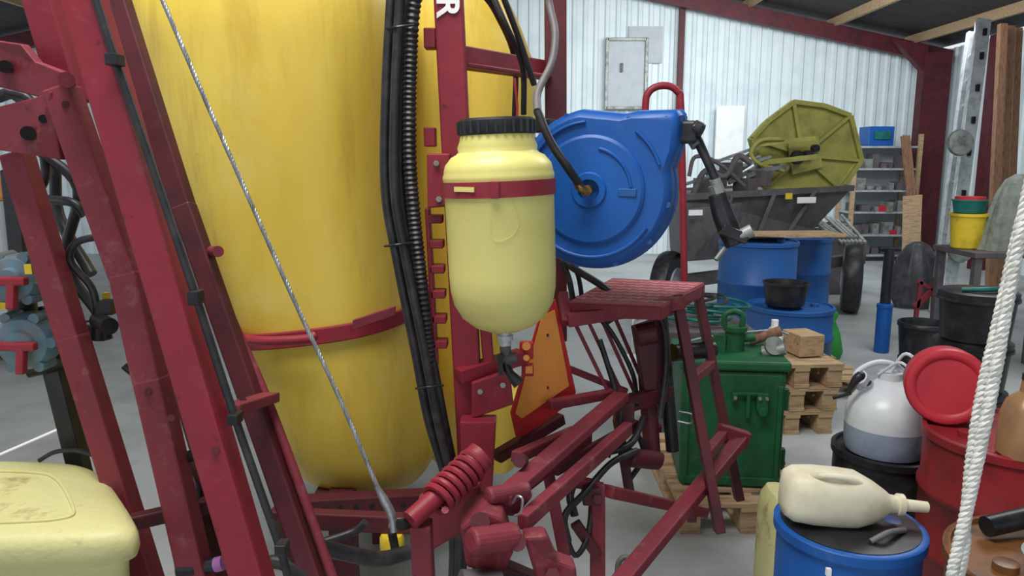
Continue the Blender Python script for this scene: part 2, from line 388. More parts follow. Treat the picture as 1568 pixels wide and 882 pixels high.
base=[(600,-30),(591,140),(590,290),(608,400),(636,540),(655,640),(684,740),(694,830),(692,900)]
L=[]
for dx,dy in((0,0),(14,-.02),(9,.04),(24,.03)):
    L.append([(x+dx*(1 if i<6 else .6),y,dy) for i,(x,y) in enumerate(base)])
hoses(L,.0125,'mast_hoses')
hoses([[(640,-30,0),(630,50,.0),(627,220,0),(633,320,0),(645,430,0),(655,520,.02),(660,575,.04),(664,640,.08)]],.019,'corrugated_hose',.004)
S.add('hose_ties',[gsweep([P(x-18,y+3,1.97),P(x,y+1,1.94),P(x+24,y-2,1.96)],.0035,6) for x,y in((607,374),(655,592),(610,40))],'blkp')
hoses([[(748,-20,.2),(775,40,.2),(800,100,.3),(802,175,.35)],[(765,-20,.2),(795,60,.25),(818,130,.3)],[(735,-15,.2),(760,20,.25),(788,90,.45),(788,180,.5)]],.009,'upper_hoses')
S.add('red_cable',gsweep([P(788,120,2.3),P(792,165,2.3),P(790,190,2.3)],.004,6),'plred')
S.add('bottom_hoses',[gsweep([P(450,828,1.7),P(520,845,1.75),P(580,856,1.8),P(625,846,1.85)],.02),gsweep([P(470,838,1.9),P(540,815,1.95),P(560,800,1.95)],.012),
   gsweep([P(380,880,1.5),P(420,860,1.5),P(470,880,1.5)],.015)],'blk')
S2=Thing('steel_cable')
S2.add('wire',grope([P(236,-30,1.75),P(300,120,1.74),P(375,290,1.72),P(455,470,1.69),P(520,610,1.66),P(582,755,1.62)],.0052,4,.035),'steel')
S2.add('end_fitting',[gsweep([P(577,745,1.625),P(588,765,1.62),P(600,790,1.61),P(603,815,1.6)],[.006,.011,.011,.008],10),gcyl(P(596,800,1.61),P(632,803,1.62),.012)],'steel')
# linkage
S.add('spring_core',[gcyl(P(628,797,1.52),P(735,700,1.66),.022),gcyl(P(722,712,1.645),P(738,697,1.662),.036)],'red')
S.add('coil_spring',[ghelix(P(665,768,1.56),P(728,708,1.65),.033,.0085,7)],'red')
S.add('spring_mount',[gbeam(P(645,800,1.55),P(650,900,1.55),.045,.05,(0,1,0)),gcyl(P(632,800,1.55),P(640,795,1.555),.022,seg=8)],'redd',bev=.004)
S.add('spring_bolt',[gcyl(P(610,804,1.53),P(632,800,1.55),.013,seg=8)],'blkp')
S.add('link_beams',[gbeam(P(768,765,1.62),P(952,606,2.25),.05,.028),gbeam(P(800,800,1.6),P(962,655,2.2),.03,.04),gbeam(P(760,775,1.62),P(905,665,2.1),.012,.05),gbeam(P(790,700,1.8),P(880,660,2.2),.03,.03),
   gbeam(P(915,740,2.0),P(915,930,1.95),.04,.04,(0,1,0)),gbeam(P(870,735,2.0),P(918,745,2.0),.03,.03),gbeam(P(930,752,2.02),P(1078,785,2.5),.04,.035),gbeam(P(1135,672,2.5),P(940,905,1.78),.05,.035),gbeam(P(1098,660,2.5),P(1145,675,2.5),.04,.06),
   gbeam(P(835,700,1.9),P(870,880,1.8),.03,.05,(0,1,0)),gbeam(P(840,620,2.15),P(950,600,2.3),.03,.03)],'redd',bev=.005)
S.add('link_lower_frame',[gbeam(P(850,720,2.0),P(975,650,2.3),.02,.035),gbeam(P(880,800,1.95),P(915,850,1.95),.02,.03),gbeam(P(945,640,2.3),P(965,760,2.2),.03,.03,(0,1,0)),gbeam(P(760,700,2.1),P(860,640,2.25),.035,.035),gbeam(P(745,860,1.7),P(840,900,1.7),.04,.04),
   gbox(P(905,755,1.99),(.05,.06,.05)),gbox(P(955,630,2.28),(.06,.06,.07)),gbox(P(1058,790,2.3),(.03,.04,.03))],'redk',bev=.004)
S.add('link_casting',[gplate([P(705,790,1.6),P(740,765,1.6),P(770,775,1.6),P(785,830,1.6),P(770,862,1.62),P(715,850,1.6)],.10),gplate([P(800,815,1.58),P(835,812,1.58),P(852,850,1.6),P(880,860,1.6),P(885,930,1.6),P(835,930,1.6)],.05),gplate([P(640,760,1.72),P(735,735,1.72),P(745,790,1.72),P(660,840,1.72)],.04),
   gcyl(P(720,830,1.5),P(790,820,1.56),.03),gcyl(P(745,760,1.6),P(808,748,1.66),.02),gplate([P(752,748,1.68),P(800,735,1.72),P(815,760,1.7),P(790,790,1.66),P(755,785,1.65)],.03)],'redd',bev=.008)
S.add('casting_details',[gcyl(P(735,800,1.56),P(735,800,1.53),.022,seg=16),gcyl(P(752,840,1.56),P(752,840,1.53),.014,seg=6),gcyl(P(792,830,1.56),P(792,830,1.53),.02),gcyl(P(846,880,1.58),P(846,880,1.55),.016,seg=6),gcyl(P(915,765,1.98),P(915,765,1.95),.014,seg=6),gcyl(P(800,705,1.78),P(795,706,1.73),.016)],'redk')
S.add('casting_pin_clip',[gsweep([P(785,770,1.6),P(792,760,1.58),P(800,765,1.57),P(797,785,1.57),P(788,790,1.58)],.003,6),gsweep([P(1040,630,2.3),P(1060,635,2.28),P(1058,648,2.28),P(1038,645,2.3)],.003,6)],'steel')
S.add('link_struts',[gbeam(P(878+i*20,490-i*4,2.3+.06*i),P(942+i*16,622-i*8,2.3+.06*i),.012,.035,(0,1,0)) for i in range(4)]+[gbeam(P(860,560,2.35),P(960,600,2.35),.02,.02)],'redd',bev=.002)
S.add('lift_cylinder',[gcyl(P(985,505,2.45),P(1000,715,2.35),.028),gcyl(P(975,514,2.36),P(1004,508,2.36),.036),gplate([P(968,500,2.4),P(1005,488,2.4),P(1020,540,2.4),P(1004,600,2.38),P(985,600,2.38)],.05),gbeam(P(952,620,2.3),P(1025,600,2.4),.04,.05),gcyl(P(960,700,2.2),P(1005,705,2.3),.03)],'redk',bev=.003)
S.add('lift_cylinder_rod',[gcyl(P(1012,485,2.42),P(1030,690,2.38),.022),gcyl(P(1030,540,2.5),P(1090,535,2.6),.03)],'blkp')
S.add('cylinder_clamps',[glathe([(.025,0),(.034,.003),(.034,.02),(.025,.023)],P(990+i*4,560+i*45,2.42),(0,0,-1),18) for i in range(4)],'redd')
S.add('link_hoses',[gsweep([P(*a) for a in l],r) for l,r in (
  ([(930,492,2.4),(950,482,2.35),(990,478,2.35),(1015,495,2.35),(1020,560,2.35),(1010,640,2.3)],.011),
  ([(918,520,2.3),(940,590,2.28),(950,640,2.25),(930,700,2.2)],.009),
  ([(895,480,2.4),(930,500,2.4),(968,570,2.4),(975,620,2.3)],.008),
  ([(880,790,1.9),(875,750,1.95),(915,700,2.1),(965,680,2.2),(985,640,2.3)],.011),
  ([(870,830,1.85),(865,790,1.88),(895,755,1.95),(935,710,2.1),(975,690,2.2)],.010),
  ([(860,800,1.9),(880,850,1.9),(900,820,1.95),(905,760,2.0),(890,740,2.0)],.008),
  ([(935,690,2.25),(950,660,2.25),(975,665,2.3),(985,700,2.3),(960,740,2.25)],.009),
  ([(880,480,2.5),(872,430,2.5),(860,400,2.5)],.01),([(893,470,2.52),(886,425,2.52),(876,405,2.5)],.008),
  ([(865,400,2.5),(880,412,2.48),(925,440,2.45),(940,460,2.45)],.012))],'blk')
S.add('floor_hose_loop',[gsweep([P(945,885,1.9),P(948,860,1.9),P(962,855,1.9),P(980,885,1.85)],.008)],'greyh')
S.add('castor_wheel',[gcyl(P(705,905,1.5),P(765,905,1.52),.045),glathe([(.03,-.02),(.06,-.02),(.068,0),(.06,.02),(.03,.02)],P(785,925,1.55),(.4,-1,.2))],'grey')
S.add('front_stand',[gbeam((-.08,2.05,0),(-.08,2.05,.65),.07,.07),gbeam((-.5,2.05,.04),(.3,2.05,.04),.1,.08)],'redk',bev=.005)
cu=bpy.data.curves.new('mast_lettering','FONT'); cu.body='ER'; cu.size=.08; cu.extrude=.001; cu.offset=.002
tx=bpy.data.objects.new('mast_lettering',cu); bpy.context.collection.objects.link(tx)
tx.data.materials.append(M['inks'])
tx.rotation_euler=(math.radians(90),math.radians(90),0); tx.location=P(669,-30,2.011)
S.add('yellow_low_tank',gloft([ring(-.06,2.9,z,a,.25,3) for z,a in((.45,.08),(.47,.1),(.7,.1),(.72,.09))]),'tank')

# clean water tank
T=Thing('clean_water_tank')
c=P(768,350,1.83); cx,cy=c.x,c.y
zt=P(768,205,1.83).z; zb=P(775,508,1.83).z
H=zt-zb; R=.131
prof=[(.004,0),(.04,.004),(.075,.018),(.104,.042),(.122,.075),(.129,.11),(R,.15),(R+.001,H*.77),(R+.003,H*.785),(R+.003,H*.80),(R,H*.815),(R-.0,H-.085),(R-.004,H-.07),(.112,H-.052),(.1,H-.046),(.094,H-.04),(.096,H-.03),(.09,H-.015),(.088,H)]
tl=Matrix.Rotation(math.radians(-2.2),3,'Y')
ax=tl@Vector((0,0,1)); ob=Vector((cx+.008,cy,zb))
T.add('body',glathe(prof,ob,ax,48),'clean',ang=60)
lip=[(.084,H-.004),(.09,H-.002),(.092,H+.002),(.092,H+.03),(.085,H+.036),(.06,H+.034),(.055,H+.03),(0,H+.03)]
T.add('cap',glathe(lip,ob,ax,48),'blkp')
x_,y_,a_=basis(ax)
T.add('cap_ribs',[gbeam(ob+a_*(H+.001)+(x_*math.cos(k*math.pi/14)+y_*math.sin(k*math.pi/14))*.092,ob+a_*(H+.029)+(x_*math.cos(k*math.pi/14)+y_*math.sin(k*math.pi/14))*.092,.006,.006) for k in range(28)],'blkp')
T.add('strap',glathe([(R+.002,H*.70),(R+.006,H*.70),(R+.006,H*.70+.036),(R+.002,H*.70+.036)],ob,ax,48),'red')
so=[]
for k in (-34,):
    an=math.radians(-90+k); d=Vector((math.cos(an),math.sin(an),0)); p=ob+a_*(H*.70+.018)+d*(R+.0065); tn=Vector((-d.y,d.x,0))
    so.append(gbeam(p-tn*.028,p+tn*.028,.003,.011))
T.add('strap_slot',so,'clean')
an=math.radians(-93);d=Vector((math.cos(an),math.sin(an),0));p=ob+a_*(H*.7+.018)+d*(R+.009)
T.add('strap_clamp',[gbox(p,(.02,.012,.038))],'red',bev=.002)
T.add('wire_loop',gsweep([ob+a_*z+Vector((x,-math.sqrt(max(.0,(R+.003)**2-x*x)),0)) for x,z in((.03,H*.7),(.045,H*.6),(.03,H*.53),(0,H*.5),(-.02,H*.52),(-.02,H*.6))],.0005,5),'clean')
T.add('mount_arm',gbeam(ob+a_*(H*.72)+Vector((-.03,.12,0)),P(692,270,2.0),.04,.05),'red',bev=.003)
pb=ob
T.add('outlet',[gcyl(pb+Vector((0,0,.01)),pb+Vector((0,0,-.035)),.015),glathe([(.02,0),(.02,.012)],pb+Vector((0,0,-.02)))],'alu')
T.add('valve',[gcyl(pb+Vector((0,0,-.03)),pb+Vector((.004,-.01,-.085)),.014),gcyl(pb+Vector((-.02,-.01,-.07)),pb+Vector((.03,-.01,-.062)),.013)],'grey')
T.add('spout',[gsweep([pb+Vector((.0,-.01,-.075)),pb+Vector((.012,-.02,-.1)),pb+Vector((.035,-.03,-.125))],[.012,.011,.016],12),gbeam(pb+Vector((-.012,-.03,-.05)),pb+Vector((-.01,-.03,-.1)),.012,.02)],'blkp')

# hose reel
Rr=Thing('hose_reel')
hc=P(905,291,2.1); a=math.radians(-20); RZ=Matrix.Rotation(a,3,'Z')
def hl(x,y,z): return hc+RZ@Vector((x,y,z))
RR=.222
out=[]
for k in range(100,361,5): out.append((RR*math.cos(math.radians(k)),RR*math.sin(math.radians(k))))
for k in (5,10,15): out.append((RR*math.cos(math.radians(k)),RR*math.sin(math.radians(k))))
out+=[(.225,.09),(.235,.12),(.238,.2),(.228,.212),(.12,.212),(.085,.205)]
def outl(s,y): return [hl(x*s,y,z*s) for x,z in out]
rings=[outl(.90,-.008),outl(.955,.0),outl(.985,.012),outl(1,.03),outl(1,.06),outl(1.02,.062),outl(1.02,.075),outl(1,.077),outl(1,.13),outl(.96,.15)]
Rr.add('housing',gloft(rings),'blue',ang=28)
Rr.add('face_dish',[glathe([(.15,.004),(.15,.014),(.142,.02),(.05,.024),(.046,.03),(.03,.03),(.03,.0)],hl(0,0,0),RZ@Vector((0,-1,0)),64)],'blue',ang=30)
arcs=[]
for r,a0,a1 in((.115,5,85),(.185,95,170),(.185,200,330),(.2,20,60)):
    arcs.append(gsweep([hl(r*math.cos(math.radians(k)),-.012 if r>.15 else -.022,r*math.sin(math.radians(k))) for k in range(a0,a1,8)],.005,8,2))
Rr.add('face_ribs',arcs,'blue')
Rr.add('bolts',[gcyl(hl(.213*math.cos(math.radians(k)),.02,.213*math.sin(math.radians(k))),hl(.213*math.cos(math.radians(k)),.0,.213*math.sin(math.radians(k))),.008) for k in range(110,370,30)]+[gcyl(hl(x,.0,z),hl(x,-.006,z),.006) for x,z in((.2,.19),(.2,.12),(.1,.19))],'blued')
Rr.add('badge',gbox(hl(.105,-.022,-.005),(.05,.006,.022),a),'blued',bev=.002)
Rr.add('hub_fitting',[gcyl(hl(0,-.03,0),hl(0,-.055,0),.017,seg=6),gcyl(hl(0,-.05,0),hl(0,-.075,0),.011),gsweep([hl(0,-.07,0),hl(-.01,-.085,.01),hl(-.02,-.08,.025)],.011)],'brass')
Rr.add('mount_bracket',[gbeam(hl(-.05,.16,.0),P(850,250,2.6),.1,.1),gbox(hl(-.17,.1,.18),(.06,.1,.04),a)],'blkp',bev=.005)
sp=[P(888,283,2.03),P(868,255,1.98),P(842,215,1.98),P(823,170,2.0),P(824,140,2.05),P(845,95,2.1),P(850,50,2.15),P(842,10,2.2),P(835,-30,2.2)]
Rr.add('supply_hose',gsweep(sp[3:],.0105,12),'greyh')
Rr.add('supply_hose_end',gsweep(sp[:4],.0112,12),'blk')
Rr.add('outlet_roller',[gbox(hl(.25,.06,.155),(.05,.06,.06),a),gcyl(hl(.26,.05,.17),hl(.29,.05,.155),.022)],'blkp',bev=.008)
Rr.add('delivery_hose',gsweep([P(1046,188,2.1),P(1064,208,2.08),P(1080,240,2.06),P(1096,275,2.05)],[.014,.014,.012,.012],12),'blk')
Rr.add('gun_swivel',[gcyl(P(1060,212,2.08),P(1067,224,2.07),.016),gcyl(P(1094,274,2.05),P(1101,294,2.05),.015),gcyl(P(1095,283,2.05),P(1100,297,2.05),.02,seg=6)],'turq')
Rr.add('gun_body',[gsweep([P(1098,296,2.05),P(1106,325,2.05),P(1116,350,2.04),P(1126,376,2.03)],[.026,.03,.032,.026],8,4),gbeam(P(1104,350,2.03),P(1144,366,2.02),.04,.03)],'blkp',bev=.004)
Rr.add('gun_nozzle',[gcyl(P(1132,362,2.02),P(1152,352,2.01),.017),gcyl(P(1110,380,2.04),P(1096,398,2.03),.007)],'turq')

# warning marker plate
W=Thing('warning_triangle')
Wp=lambda x,y:P(x,y,2.2+(x-830)*.0016)
tv=[(830,472),(850,458),(881,600),(876,614),(802,668),(790,668),(782,632)]
W.add('red_border',gplate([Wp(*p) for p in tv],.006),'refl')
W.add('orange_face',gplate([Wp(*p) for p in((828,484),(847,474),(869,590),(797,640),(787,632))],.003,.006),'orange')
W.add('face_hole_discs',[gcyl(Wp(x,y)+Vector((0,-.004,0)),Wp(x,y)+Vector((0,-.012,0)),.005,seg=10) for x,y in((838,512),(838,592))],'blkp')  # black discs on the face paint the dark of holes
S.add('tail_lamp',[gbox(P(806,536,2.1),(.04,.03,.05)),gbox(P(808,566,2.1),(.035,.03,.035))],'refl',bev=.005)
S.add('tail_lamp_lens',[gcyl(P(806,530,2.08),P(806,530,2.07),.012),gcyl(P(806,548,2.08),P(806,548,2.07),.009),gbox(P(810,566,2.08),(.02,.01,.02))],'orange')

# access steps
A=Thing('access_steps')
zf=P(872,468,2.2).z
def onz(px,py):
    u=(px-CX)/F;v=(CY-py)/F; t=(zf-EYE)/(-SP+v*CP); return Vector((u*t,t*(CP+v*SP),zf))
cs=[onz(872,463),onz(1012,469),onz(1078,434),onz(938,427)]
A.add('tread_plate',gplate(cs,.006),'tread')
tr=[]
for i in range(1,20):
    for j in range(1,9):
        u,v=i/20,j/9
        p=cs[0].lerp(cs[1],u).lerp(cs[3].lerp(cs[2],u),v)+Vector((0,0,.0035))
        dd=.008*(1 if (i+j)%2 else -1)
        tr.append(gbeam(p-Vector((.009,dd,0)),p+Vector((.009,dd,0)),.006,.003))
A.add('tread_bars',tr,'redl',smooth=False)
dn=Vector((0,0,-.022))
A.add('tread_rim',[gbeam(cs[i]+dn,cs[(i+1)%4]+dn,.008,.04) for i in range(4)],'redd',bev=.002)
A.add('support_beam',[gbeam(P(868,490,2.22),P(1045,462,2.3),.04,.04),gbeam(P(862,450,2.3),P(868,495,2.22),.03,.03),gbeam(P(935,450,2.6),P(858,470,2.6),.04,.04)],'redd',bev=.003)
r1=[P(1036,452,2.32),P(1102,815,2.15)];r2=[P(1066,438,2.6),P(1132,765,2.5)]
A.add('rail_front',gbeam(*r1,.03,.045,(0,1,0)),'redk',bev=.003)
A.add('rail_back',gbeam(*r2,.03,.045,(0,1,0)),'redk',bev=.003)
A.add('treads',[gbeam(r1[0].lerp(r1[1],s),r2[0].lerp(r2[1],s),.03,.03) for s in(.02,.36,.68)],'redd',bev=.003)
A.add('hoop_handle',gsweep([P(986,300,2.8),P(988,175,2.8),P(993,142,2.8),P(1015,131,2.8),P(1037,140,2.8),P(1043,175,2.8),P(1048,430,2.8)],.013),'red')

# ---- left: valves
V=Thing('valve_cluster')
for i,(x,y,r) in enumerate(((28,425,.052),(42,522,.062))):
    o=P(x,y,1.62)
    V.add('valve_body_%d'%i,glathe([(r*.3,.08),(r*.9,.06),(r,.03),(r,-.01),(r*.85,-.025),(r*.5,-.03),(r*.45,-.045),(0,-.045)],o,(-.1,1,0),28),'valve')
    V.add('valve_lugs_%d'%i,[gcyl(o+Vector((r*1.0*math.cos(k),.03,r*1.0*math.sin(k))),o+Vector((r*1.0*math.cos(k),-.02,r*1.0*math.sin(k))),.012,seg=10) for k in [j*math.pi/3 for j in range(6)]],'valve')
    V.add('valve_handle_%d'%i,[gbeam(o+Vector((-.05,-.05,0)),o+Vector((.05,-.05,.0)),.02,.018),gbeam(o+Vector((0.02,-.05,0)),o+Vector((.015,-.055,-.06)),.018,.02)],'red',bev=.004)
V.add('pipe',[gcyl(P(30,425,1.7),P(40,525,1.7),.03),gcyl(P(75,510,1.66),P(170,500,1.7),.02),gcyl(P(40,560,1.7),P(130,540,1.75),.03)],'blkp')
V.add('yellow_tags',[gbox(P(8,468,1.6),(.03,.01,.015)),gbox(P(45,412,1.56),(.015,.01,.02)),gbox(P(163,458,1.66),(.012,.01,.03))],'yel')
V.add('black_fittings',[gcyl(P(150,490,1.6),P(168,500,1.55),.018),gcyl(P(152,470,1.6),P(150,520,1.6),.014),gbox(P(165,470,1.6),(.03,.03,.03))],'blkp')
C=Thing('rinse_tank')
poly=[Vector((-.755,1.272,0)),Vector((-.69,1.31,0)),Vector((-.95,1.63,0)),Vector((-1.4,1.64,0)),Vector((-1.45,1.3,0)),Vector((-1.1,1.25,0))]
for _ in range(4):
    n2_=[]
    for i in range(len(poly)):
        a1=poly[i];b1=poly[(i+1)%len(poly)]; n2_+=[a1*.85+b1*.15,a1*.15+b1*.85] if _==0 else [a1*.75+b1*.25,a1*.25+b1*.75]
    poly=n2_
pc=sum(poly,Vector())/len(poly)
cr=[]
for z,s in((0.0,.8),(.55,.90),(.84,.95),(.862,.96),(.868,1.01),(.885,1.03),(.905,1.025),(.918,1.0),(.926,.95),(.930,.88),(.932,.7),(.933,.4)):
    cr.append([pc+(p-pc)*s+Vector((0,0,z)) for p in poly])
C.add('body',gloft(cr),'creamy',ang=50)
C.add('lid_recess',gband([pc+(p-pc)*.62+Vector((0,0,.934)) for p in poly],.006,.008),'creamy',bev=.002)
C.add('strap',gsweep([P(60,705,1.62),P(85,692,1.62),P(120,690,1.62),P(150,700,1.6)],.005),'blk')
Yc=Thing('yellow_canister'); c=P(318,830,1.72)
Yc.add('body',gloft([ring(c.x,c.y,z,a,.09,4,32) for z,a in((0,.05),(.02,.06),(c.z-.0,.06),(c.z+.05,.05),(c.z+.06,.03))]),'creamy')
Pl=Thing('white_pole'); p0=P(-20,705,2.6);p1=P(130,640,2.8); d=(p0-p1); p0=p1+d*(p1.z-.006)/(-d.z)
Pl.add('pole',gcyl(p0,p1,.006),'white')
OM=Thing('orange_machine'); o=P(-10,330,6.0)
OM.add('cabinet',[gbox((o.x,6,.75),(.5,.6,1.1))],'greyl',bev=.03)
OM.add('hood',[gbox((o.x,6,1.4),(.52,.62,.22))],'orange',bev=.04)
OM.add('legs',[gbox((o.x+sx*.2,6,.1),(.06,.5,.2)) for sx in(-1,1)],'blkp')
S.add('couplings',[gcyl(P(286,700,1.45),P(320,690,1.45),.012),gcyl(P(300,870,1.4),P(342,862,1.4),.014),gcyl(P(275,870,1.4),P(302,868,1.4),.02),gcyl(P(600,815,1.9),P(605,840,1.9),.012)],'blkp')
S.add('coupling_caps',[gcyl(P(306,694,1.43),P(318,690,1.43),.013),gcyl(P(330,865,1.38),P(342,862,1.38),.0145)],'lilac')
S.add('yellow_coupling',[glathe([(.03,0),(.035,.01),(.035,.05),(.03,.06)],P(600,818,1.98),(0,0,-1),10),gbox(P(322,708,1.44),(.012,.012,.02))],'yel')

# ---------------- right side
def pallet(name,c,w,d,z=0,rz=0,mat_='wood'):
    T=Thing(name); R=Matrix.Rotation(rz,3,'Z'); c=Vector((c[0],c[1],z))
    def B(x,y,zz,sx,sy,sz): return gbox(c+R@Vector((x,y,zz)),(sx,sy,sz),rz)
    T.add('deck_boards',[B(0,-d/2+.045+i*(d-.09)/5,.13,w,.09,.02) for i in range(6)],mat_,bev=.002)
    T.add('stringers',[B(x*(w/2-.05),0,.11,.09,d,.02) for x in(-1,0,1)],mat_,bev=.002)
    T.add('blocks',[B(x*(w/2-.05),y*(d/2-.06),.061,.09,.1,.078) for x in(-1,0,1) for y in(-1,0,1)],mat_,bev=.002)
    T.add('skids',[B(x*(w/2-.05),0,.011,.09,d,.022) for x in(-1,0,1)],mat_,bev=.002)
    return T
g=P(1106,640,3.45)
pallet('wooden_pallet',(g.x+.03,3.48),.62,.86)
G=Thing('green_machine')
gw,gd=.45,.40; gx,gy=g.x,3.42; rz=math.radians(-6)
RG=Matrix.Rotation(rz,3,'Z')
def gl(x,y,z): return Vector((gx,gy,.142))+RG@Vector((x,y,z))
G.add('body',[gbox(gl(0,0,.27),(gw,gd,.54),rz)],'green',bev=.02)
G.add('lid',[gbox(gl(0,0,.565),(gw+.03,gd+.03,.045),rz)],'green',bev=.012)
G.add('panel_ribs',[gbox(gl(x,-gd/2-.005,.25),(.02,.015,.46),rz) for x in(-.2,.2)]+[gbox(gl(gw/2+.01,y,z),(.03,.03,.1),rz) for y in(-.14,.1) for z in(.4,.12)]+[gbox(gl(.0,-gd/2-.004,.03),(gw-.02,.015,.04),rz)],'green',bev=.004)
G.add('tee_handle',[gbox(gl(.06,-gd/2-.02,.445),(.1,.014,.014),rz),gbox(gl(.06,-gd/2-.02,.39),(.016,.016,.11),rz),gbox(gl(.0,-gd/2-.02,.43),(.024,.03,.04),rz),gbox(gl(.12,-gd/2-.02,.41),(.05,.03,.08),rz),gcyl(gl(.12,-gd/2-.02,.37),gl(.12,-gd/2-.05,.37),.02)],'green',bev=.003)
G.add('handle_bolts',[gcyl(gl(x,-gd/2-.03,z),gl(x,-gd/2-.045,z),.008,seg=6) for x,z in((.105,.43),(.135,.43),(0,.43))],'turq')
G.add('filler_neck',[gcyl(gl(.03,.0,.58),gl(.03,.0,.68),.045),gcyl(gl(.03,0,.68),gl(.03,0,.7),.055),gsweep([gl(-.02,0,.7),gl(-.02,0,.75),gl(.02,0,.77),gl(.06,0,.75),gl(.06,0,.7)],.014),gbox(gl(-.04,0,.62),(.05,.06,.08),rz),gcyl(gl(.03,0,.64),gl(.12,0,.65),.02)],'green')
G.add('quick_coupler',[gcyl(gl(.15,-.05,.59),gl(.24,-.08,.62),.03),glathe([(.02,-.012),(.042,-.012),(.042,.012),(.02,.012)],gl(.19,-.08,.63),(0,-1,.3),20)],'turq')
G.add('tool_grip',[gcyl(gl(.12,.1,.61),gl(.26,.1,.66),.025)],'wood2')
G.add('loose_rod',[gsweep([gl(-.22,.0,.6),gl(-.1,.05,.63),gl(.2,.1,.66),gl(.3,.12,.64)],.006)],'steel')
def drum(name,c,R,H,m,z=0,closed=True,ribs=2,taper=1.0,lidm=None,hoop=.01):
    T=Thing(name); o=Vector((c[0],c[1],z))
    pr=[(R*.94*taper,0),(R*taper,.012)]
    for i in range(1,ribs+1):
        h=H*i/(ribs+1); rr=R*(taper+(1-taper)*h/H)
        pr+=[(rr,h-.02),(rr+hoop,h-.008),(rr+hoop,h+.008),(rr,h+.02)]
    pr+=[(R,H-.035),(R+hoop,H-.03),(R+hoop,H-.004),(R+hoop*.5,H),(R-.008,H)]
    if closed: pr+=[(R-.012,H-.014),(.0,H-.014)]
    else: pr+=[(R-.012,H-.02),(R*taper-.012,.1),(0,.1)]
    T.add('shell',glathe(pr,o,(0,0,1),44),m,ang=50)
    if closed:
        T.add('bungs',[glathe([(.03,0),(.03,.02),(.02,.022)],o+Vector((R*.6*s,0,H-.014))) for s in(-1,1)],lidm or m)
    return T
b=P(1301,785,2.0); bz=.588
D=drum('blue_barrel',(b.x,b.y),.192,bz,'blue',ribs=1)
D.add('black_lid',glathe([(0,bz-.012),(.17,bz-.012),(.181,bz-.006),(.184,bz+.002),(.17,bz+.004),(.1,bz+.008),(0,bz+.009)],Vector((b.x,b.y,0)),(0,0,1),40),'blkp')
D.add('side_tab',gbox((b.x-.12,b.y-.16,bz-.06),(.012,.012,.02)),'white')
D.add('lid_handle',gsweep([Vector((b.x+.0,b.y-.13,bz+.01)),Vector((b.x+.05,b.y-.12,bz+.03)),Vector((b.x+.12,b.y-.07,bz+.012))],.008),'greyh')
J=Thing('jerrycan')
jz=bz+.011+.076; j0=Vector((b.x-.165,b.y+.0,jz+.002))
secs=[(-.03,.03,.035),(-.022,.055,.06),(0,.068,.072),(.05,.075,.076),(.12,.074,.076),(.17,.072,.073),(.215,.058,.06),(.25,.036,.038),(.265,.024,.026),(.285,.022,.024),(.288,.028,.03),(.303,.028,.03),(.306,.017,.017),(.37,.015,.015)]
JR=Matrix.Rotation(math.radians(-4),3,'Z')@Matrix.Rotation(math.radians(4),3,'Y')
rs=[]
for x,w,h in secs:
    rs.append([j0+JR@Vector((x,p.x,p.y+(.0 if x<.2 else -.006))) for p in ring(0,0,0,w,h,3.2 if x<.2 else 2.2,32)])
J.add('body',gloft(rs),'cream',ang=50)
J.add('handle',gsweep([j0+JR@Vector(p) for p in((.03,-.03,.065),(.06,-.055,.08),(.12,-.055,.078),(.17,-.04,.058))],.009),'cream')
b2=P(1196,800,2.3)
Y2=Thing('yellow_jerrycan'); zt2=.53
Y2.add('body',gloft([ring(b2.x,b2.y,z,a,.1,4,32) for z,a in((0,.055),(.02,.06),(zt2-.06,.06),(zt2-.02,.05),(zt2,.03))]),'creamy')
k=P(1357,690,3.0)
bd=drum('black_drum',(k.x,k.y),.205,.42,'blkp',ribs=1)
C3=Thing('pressure_sprayer'); o=Vector((k.x-.02,k.y-.02,.407))
C3.add('liquid_part',glathe([(.12,0),(.15,.01),(.158,.04),(.16,.1),(.16,.12)],o,(0,0,1),40),'liq')
C3.add('bottle',glathe([(.16,.12),(.16,.17),(.15,.21),(.12,.25),(.08,.285),(.06,.3),(.05,.31)],o,(0,0,1),40),'milk')
C3.add('cap',[gcyl(o+Vector((0,0,.3)),o+Vector((0,0,.34)),.045),gcyl(o+Vector((-.1,0,.3)),o+Vector((-.14,-.03,.33)),.03)],'milk')
C3.add('handle',[gsweep([o+Vector(p) for p in((-.12,0,.27),(-.15,-.02,.34),(-.06,0,.38),(.03,0,.36),(.12,0,.26))],.012)],'milk')
C3.add('trigger',[gsweep([o+Vector(p) for p in((-.18,-.03,.27),(-.14,-.03,.33),(-.1,-.02,.3))],[.01,.022,.018]),gcyl(o+Vector((-.24,-.03,.24)),o+Vector((-.17,-.03,.26)),.007)],'blkp')
C3.add('hose',[gsweep([o+Vector(p) for p in((.0,0,.34),(.03,-.05,.43),(.09,-.09,.36),(.14,-.13,.24),(.17,-.12,.14),(.165,-.08,.1))],.007),gsweep([o+Vector(p) for p in((-.05,0,.33),(.0,-.08,.4),(.06,-.12,.3),(.11,-.14,.19),(.17,-.09,.16))],.006)],'milk')
SJ=Thing('plastic_jar'); SJ.add('jar',glathe([(.03,0),(.035,.005),(.035,.06),(.038,.062),(.038,.075),(.03,.08)],Vector((k.x+.165,k.y-.085,.42)),(0,0,1),24),'greyh')
rd=(1.76,2.52)
drum('red_drum',rd,.28,.66,'drred',ribs=2)
RC=Thing('red_canister'); o=Vector((1.57,2.62,.646+.147))
axr=(.42,1,-.1)
RC.add('shell',glathe([(.0,.006),(.10,.006),(.105,.0),(.122,-.004),(.134,.0),(.14,.01),(.14,.03),(.136,.05),(.136,.12),(.12,.14),(0,.142)],o,axr,48),'plred',ang=40)
